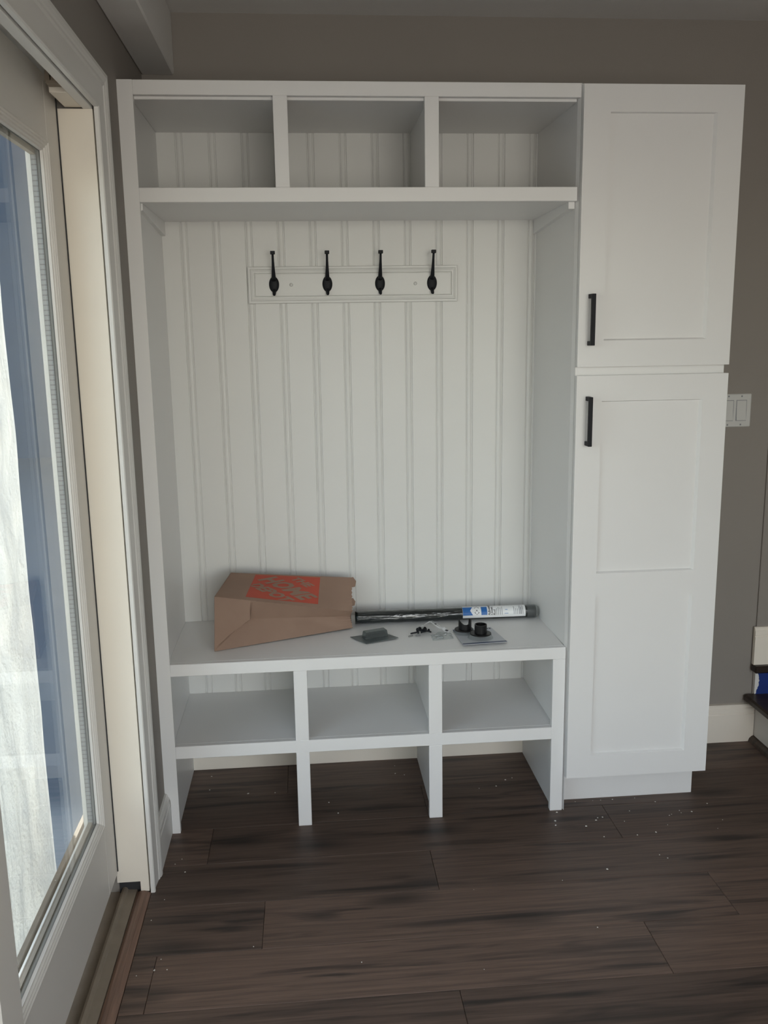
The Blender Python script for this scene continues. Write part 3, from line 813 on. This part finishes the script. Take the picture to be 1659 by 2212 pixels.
# ------------------------------------------------------------------ grey clear pack, left of the small hardware
P_ = empty('plastic_pack', (0.65, 0.15, zs))
tag(P_, 'grey see-through plastic pack with a raised bar lying right of the paper bag', 'package')
q = [Vector((0.577, 0.166, zs + 0.004)), Vector((0.624, 0.104, zs + 0.001)), Vector((0.727, 0.140, zs + 0.004)), Vector((0.684, 0.206, zs + 0.001))]
bm = bmesh.new()
lo_ = [bm.verts.new(p) for p in q]; hi_ = [bm.verts.new(p + Vector((0, 0, 0.0018))) for p in q]
bm.faces.new(lo_[::-1]); bm.faces.new(hi_)
for i in range(4): bm.faces.new((lo_[i], lo_[(i + 1) % 4], hi_[(i + 1) % 4], hi_[i]))
link('backing_card', bm, mat('dark grey pack card', (0.09, 0.105, 0.105), 0.35, noise_amt=0.25, noise_scale=40), P_)
dirv = Vector((0.103, 0.036, 0)).normalized(); nrm = Vector((-dirv.y, dirv.x, 0)); cen = Vector((0.655, 0.158, zs + 0.005))
def obox(bm, c, dx, dy, hw, hd, z0, z1, taper=0.0, bev=0.0015):
    lo_ = [bm.verts.new(c + dx * a * hw + dy * b * hd + Vector((0, 0, z0))) for a, b in ((-1, -1), (1, -1), (1, 1), (-1, 1))]
    hi_ = [bm.verts.new(c + dx * a * (hw - taper) + dy * b * (hd - taper) + Vector((0, 0, z1))) for a, b in ((-1, -1), (1, -1), (1, 1), (-1, 1))]
    fs = [bm.faces.new(lo_[::-1]), bm.faces.new(hi_)] + [bm.faces.new((lo_[i], lo_[(i + 1) % 4], hi_[(i + 1) % 4], hi_[i])) for i in range(4)]
    if bev: bmesh.ops.bevel(bm, geom=list({e for f in fs for e in f.edges}), offset=bev, segments=2, affect='EDGES')
bm = bmesh.new(); obox(bm, cen, dirv, nrm, 0.039, 0.016, 0.0, 0.022, 0.003); link('blister', bm, SMOKEP, P_)
bm = bmesh.new(); obox(bm, cen + dirv * 0.005, dirv, nrm, 0.028, 0.009, 0.0005, 0.015, 0.001); link('packed_bar', bm, BLACKP, P_)

# ------------------------------------------------------------------ small screws, bags and paper scrap
for i, (x, y, a, t_) in enumerate([(0.782, 0.176, 0.3, 0.05), (0.796, 0.186, 1.1, 0.12), (0.806, 0.172, -0.5, 0.2), (0.818, 0.186, 0.2, 0.1), (0.824, 0.174, 2.6, 0.15), (0.800, 0.166, 2.2, 0.05), (0.812, 0.194, 0.9, 0.3)]):
    bm = bmesh.new(); d = Vector((math.cos(a), math.sin(a), t_)).normalized(); c = Vector((x, y, zs + 0.0062 + 0.005 * (i % 3)))
    add_tube(bm, [c - d * 0.014, c - d * 0.011, c + d * 0.009, c + d * 0.011, c + d * 0.0145], [0.0008, 0.0026, 0.0026, 0.0054, 0.0058], 9)
    tag(link('wood_screw', bm, BLACK, None, True, at=c), 'tiny black screw in the loose pile between plastic pack and socket card', 'screw', 'loose black screws on the seat')
for i, (x, y, a) in enumerate([(0.768, 0.158, 0.55), (0.792, 0.158, 0.3)]):
    bm = bmesh.new(); d = Vector((math.cos(a), math.sin(a), 0)); c = Vector((x, y, zs + 0.0027))
    add_tube(bm, [c - d * 0.009, c - d * 0.006, c + d * 0.006, c + d * 0.009], [0.0014, 0.0024, 0.0022, 0.0014], 8)
    tag(link('wall_anchor', bm, mat('grey plastic anchor', (0.20, 0.20, 0.20), 0.5), None, True, at=c), ['grey plastic wall anchor at the left tip of the screw pile', 'grey plastic wall anchor in front of the screw pile'][i], 'wall anchor')
# folded white printed scrap
bm = bmesh.new()
P0, P1 = Vector((0.800, 0.232, zs + 0.001)), Vector((0.898, 0.185, zs + 0.001))
dv = (P1 - P0); nv = Vector((dv.y, -dv.x, 0)).normalized()
def scrap(s, t):
    zz = 0.030 * max(0, 1 - abs(s - 0.42) / 0.42) + 0.006 * max(0, 1 - abs(s - 0.8) / 0.12)
    return P0 + dv * s + nv * (t - 0.5) * (0.034 + 0.01 * math.sin(s * 6)) + Vector((0, 0, 0.0008 + zz * (0.75 + 0.4 * t) + 0.004 * abs(noise.noise((s * 7, t * 3, 5)))))
add_grid(bm, scrap, 24, 8)
Z_ = link('paper_scrap', bm, LABELW, None, False, at=(0.85, 0.21, zs))
Z_.modifiers.new('paper', 'SOLIDIFY').thickness = 0.0005
tag(Z_, 'crumpled white printed paper scrap behind the black screws', 'paper scrap')
bm = bmesh.new()
for s0, s1 in ((0.12, 0.16), (0.19, 0.22), (0.25, 0.29), (0.46, 0.49), (0.53, 0.57), (0.61, 0.63), (0.86, 0.93)):
    bm = bmesh.new(); add_grid(bm, lambda s, t: scrap(s0 + (s1 - s0) * s, 0.18 + 0.55 * t) + Vector((0, -0.0004, 0.0010)), 2, 4); link('scrap_print', bm, INK, Z_)
# tiny clear bag with silver anchors
B2 = empty('plastic_bag', (0.868, 0.137, zs)); tag(B2, 'tiny clear plastic bag of silver anchors left of the socket card', 'plastic bag')
bm = bmesh.new()
def bagp(s, t, up):
    x, y = 0.832 + 0.068 * s, 0.108 + 0.056 * t + 0.012 * s
    e = min(1, 4 * s, 4 * (1 - s), 4 * t, 4 * (1 - t))
    return Vector((x + 0.003 * noise.noise((t * 5, 1, up)), y + 0.003 * noise.noise((s * 5, 2, up)), zs + 0.0006 + (up * e * (0.009 + 0.007 * noise.noise((s * 4, t * 4, 7))))))
add_grid(bm, lambda s, t: bagp(s, t, 1), 14, 12); link('bag_film', bm, CLEARP, B2)
for x, y, a in ((0.852, 0.146, 0.35), (0.872, 0.152, 0.5), (0.857, 0.124, 0.2)):
    bm = bmesh.new(); d = Vector((math.cos(a), math.sin(a), 0)); c = Vector((x, y, zs + 0.0045))
    add_tube(bm, [c - d * 0.012, c - d * 0.009, c + d * 0.007, c + d * 0.008, c + d * 0.010], [0.0008, 0.0022, 0.0024, 0.0040, 0.0040], 9); link('anchor', bm, STEEL, B2, True)

# ------------------------------------------------------------------ pole sockets on their card
Kd = empty('blister_card', (0.98, 0.12, zs))
tag(Kd, 'grey and blue blister card lying on the seat under two black sockets', 'package')
q = [Vector((0.916, 0.043, zs + 0.006)), Vector((1.055, 0.053, zs + 0.006)), Vector((1.036, 0.212, zs + 0.001)), Vector((0.909, 0.201, zs + 0.001))]
bm = bmesh.new()
lo_ = [bm.verts.new(p) for p in q]; hi_ = [bm.verts.new(p + Vector((0, 0, 0.0012))) for p in q]
bm.faces.new(lo_[::-1]); bm.faces.new(hi_)
for i in range(4): bm.faces.new((lo_[i], lo_[(i + 1) % 4], hi_[(i + 1) % 4], hi_[i]))
link('card', bm, CARDG, Kd)
def cardp(s, t, off=0.0015): return bil(q[0], q[1], q[3], q[2], s, t) + Vector((0, 0, off))
bm = bmesh.new(); add_grid(bm, lambda s, t: cardp(s, 0.075 * t), 4, 1); link('card_print', bm, CARDB, Kd)
bm = bmesh.new(); add_grid(bm, lambda s, t: cardp(s * 0.42, 0.80 + 0.20 * t), 4, 1); link('card_print', bm, CARDB, Kd)
for i, (s0, w0) in enumerate(((0.70, 0.05), (0.77, 0.04), (0.83, 0.06), (0.91, 0.05))):
    bm = bmesh.new(); add_grid(bm, lambda s, t: cardp(s0 + w0 * s, 0.88 + 0.07 * t, 0.0016), 1, 1); link('card_print', bm, INK, Kd)
bm = bmesh.new()          # clear blister: rounded tray under the near socket
c2 = (0.9815, 0.106, zs + 0.0065); c1 = (0.940, 0.166, zs + 0.0055)
rg = add_lathe(bm, (c2[0], c2[1], c2[2] - 0.001), [(0.040, 0.0), (0.036, 0.003), (0.034, 0.012), (0.020, 0.0122)], 32)
bm.faces.new(rg[-1])
link('blister_tray', bm, CLEARP, Kd, True)
bm = bmesh.new()
rg = add_lathe(bm, (c1[0], c1[1], c1[2] - 0.001), [(0.036, 0.0), (0.033, 0.003), (0.031, 0.008), (0.020, 0.0082)], 32); bm.faces.new(rg[-1])
link('blister_tray', bm, CLEARP, Kd, True)
# closed cup socket
k2 = empty('pole_socket', (c2[0], c2[1], zs + 0.019)); tag(k2, 'black round closed-ring pole socket, the nearer one on the card', 'pole socket', 'black pole sockets')
z_ = zs + 0.0182
bm = bmesh.new(); rg = add_lathe(bm, (c2[0], c2[1], z_), [(0.0335, 0), (0.0335, 0.0025), (0.031, 0.0035), (0.0, 0.0035)], 36); link('flange', bm, BLACKP, k2)
bm = bmesh.new(); add_lathe(bm, (c2[0] + 0.001, c2[1] + 0.002, z_ + 0.003), [(0.0195, 0), (0.0192, 0.027), (0.0165, 0.027), (0.0165, 0.001), (0.0, 0.001)], 32); link('ring_wall', bm, BLACKP, k2)
# U-shaped socket
k1 = empty('pole_socket', (c1[0], c1[1], zs + 0.0135)); tag(k1, 'black U-shaped open pole socket, the farther one on the card', 'pole socket', 'black pole sockets')
z_ = zs + 0.0132
bm = bmesh.new(); add_lathe(bm, (c1[0], c1[1], z_), [(0.030, 0), (0.030, 0.0025), (0.028, 0.0035), (0.0, 0.0035)], 36); link('flange', bm, BLACKP, k1)
bm = bmesh.new()
def uw(a, h, rad):   # wall dips in the front where the cup is open
    return (c1[0] + 0.003 + rad * math.cos(a), c1[1] + rad * math.sin(a), z_ + 0.003 + h)
nn = 40
outer, outt, inn, innt = [], [], [], []
for k in range(nn):
    a = 2 * PI * k / nn; f = max(0.0, -math.sin(a)) 
    dip = 0.030 - 0.012 * (1 - (math.cos(a)) ** 2) ** 1.0 if math.sin(a) < 0 else (0.030 if abs(math.cos(a)) > 0.80 else 0.006)
    outer.append(bm.verts.new(uw(a, 0, 0.0205))); outt.append(bm.verts.new(uw(a, dip, 0.0205)))
    inn.append(bm.verts.new(uw(a, 0, 0.0178))); innt.append(bm.verts.new(uw(a, dip, 0.0178)))
for k in range(nn):
    j = (k + 1) % nn
    bm.faces.new((outer[k], outer[j], outt[j], outt[k])); bm.faces.new((outt[k], outt[j], innt[j], innt[k])); bm.faces.new((innt[k], innt[j], inn[j], inn[k]))
link('u_wall', bm, BLACKP, k1)

# ------------------------------------------------------------------ chips of paint scattered on the floor
bm = bmesh.new(); rc = random.Random(11)
def chip(x, y, r):
    n = rc.randint(4, 6); a0 = rc.uniform(0, 6)
    lo_ = []; hi_ = []
    for k in range(n):
        rr = r * rc.uniform(0.6, 1.3); a = a0 + 2 * PI * k / n
        lo_.append(bm.verts.new((x + rr * math.cos(a), y + rr * math.sin(a), 0.0002))); hi_.append(bm.verts.new((x + rr * .8 * math.cos(a), y + rr * .8 * math.sin(a), 0.0012)))
    bm.faces.new(hi_); bm.faces.new(lo_[::-1])
    for k in range(n): bm.faces.new((lo_[k], lo_[(k + 1) % n], hi_[(k + 1) % n], hi_[k]))
for k in range(26): chip(rc.uniform(1.24, 1.70), min(0.045, rc.gauss(-0.08, 0.10)), rc.uniform(0.0012, 0.003))
for k in range(14): chip(rc.uniform(0.05, 1.15), rc.uniform(0.05, 0.38), rc.uniform(0.0012, 0.0035))
for k in range(10): chip(rc.uniform(0.0, 0.10), rc.uniform(-0.7, 0.0), rc.uniform(0.0012, 0.0028))
for k in range(8): chip(rc.uniform(0.2, 1.9), rc.uniform(-0.75, -0.1), rc.uniform(0.0008, 0.0022))
for x, y, r in ((1.205, -0.012, 0.004), (1.185, -0.06, 0.0045), (1.18, -0.085, 0.004), (1.27, -0.10, 0.003)): chip(x, y, r)
tag(link('paint_chips', bm, CHIP), 'tiny white paint and drywall crumbs scattered over the brown plank floor', 'debris', kind='stuff')
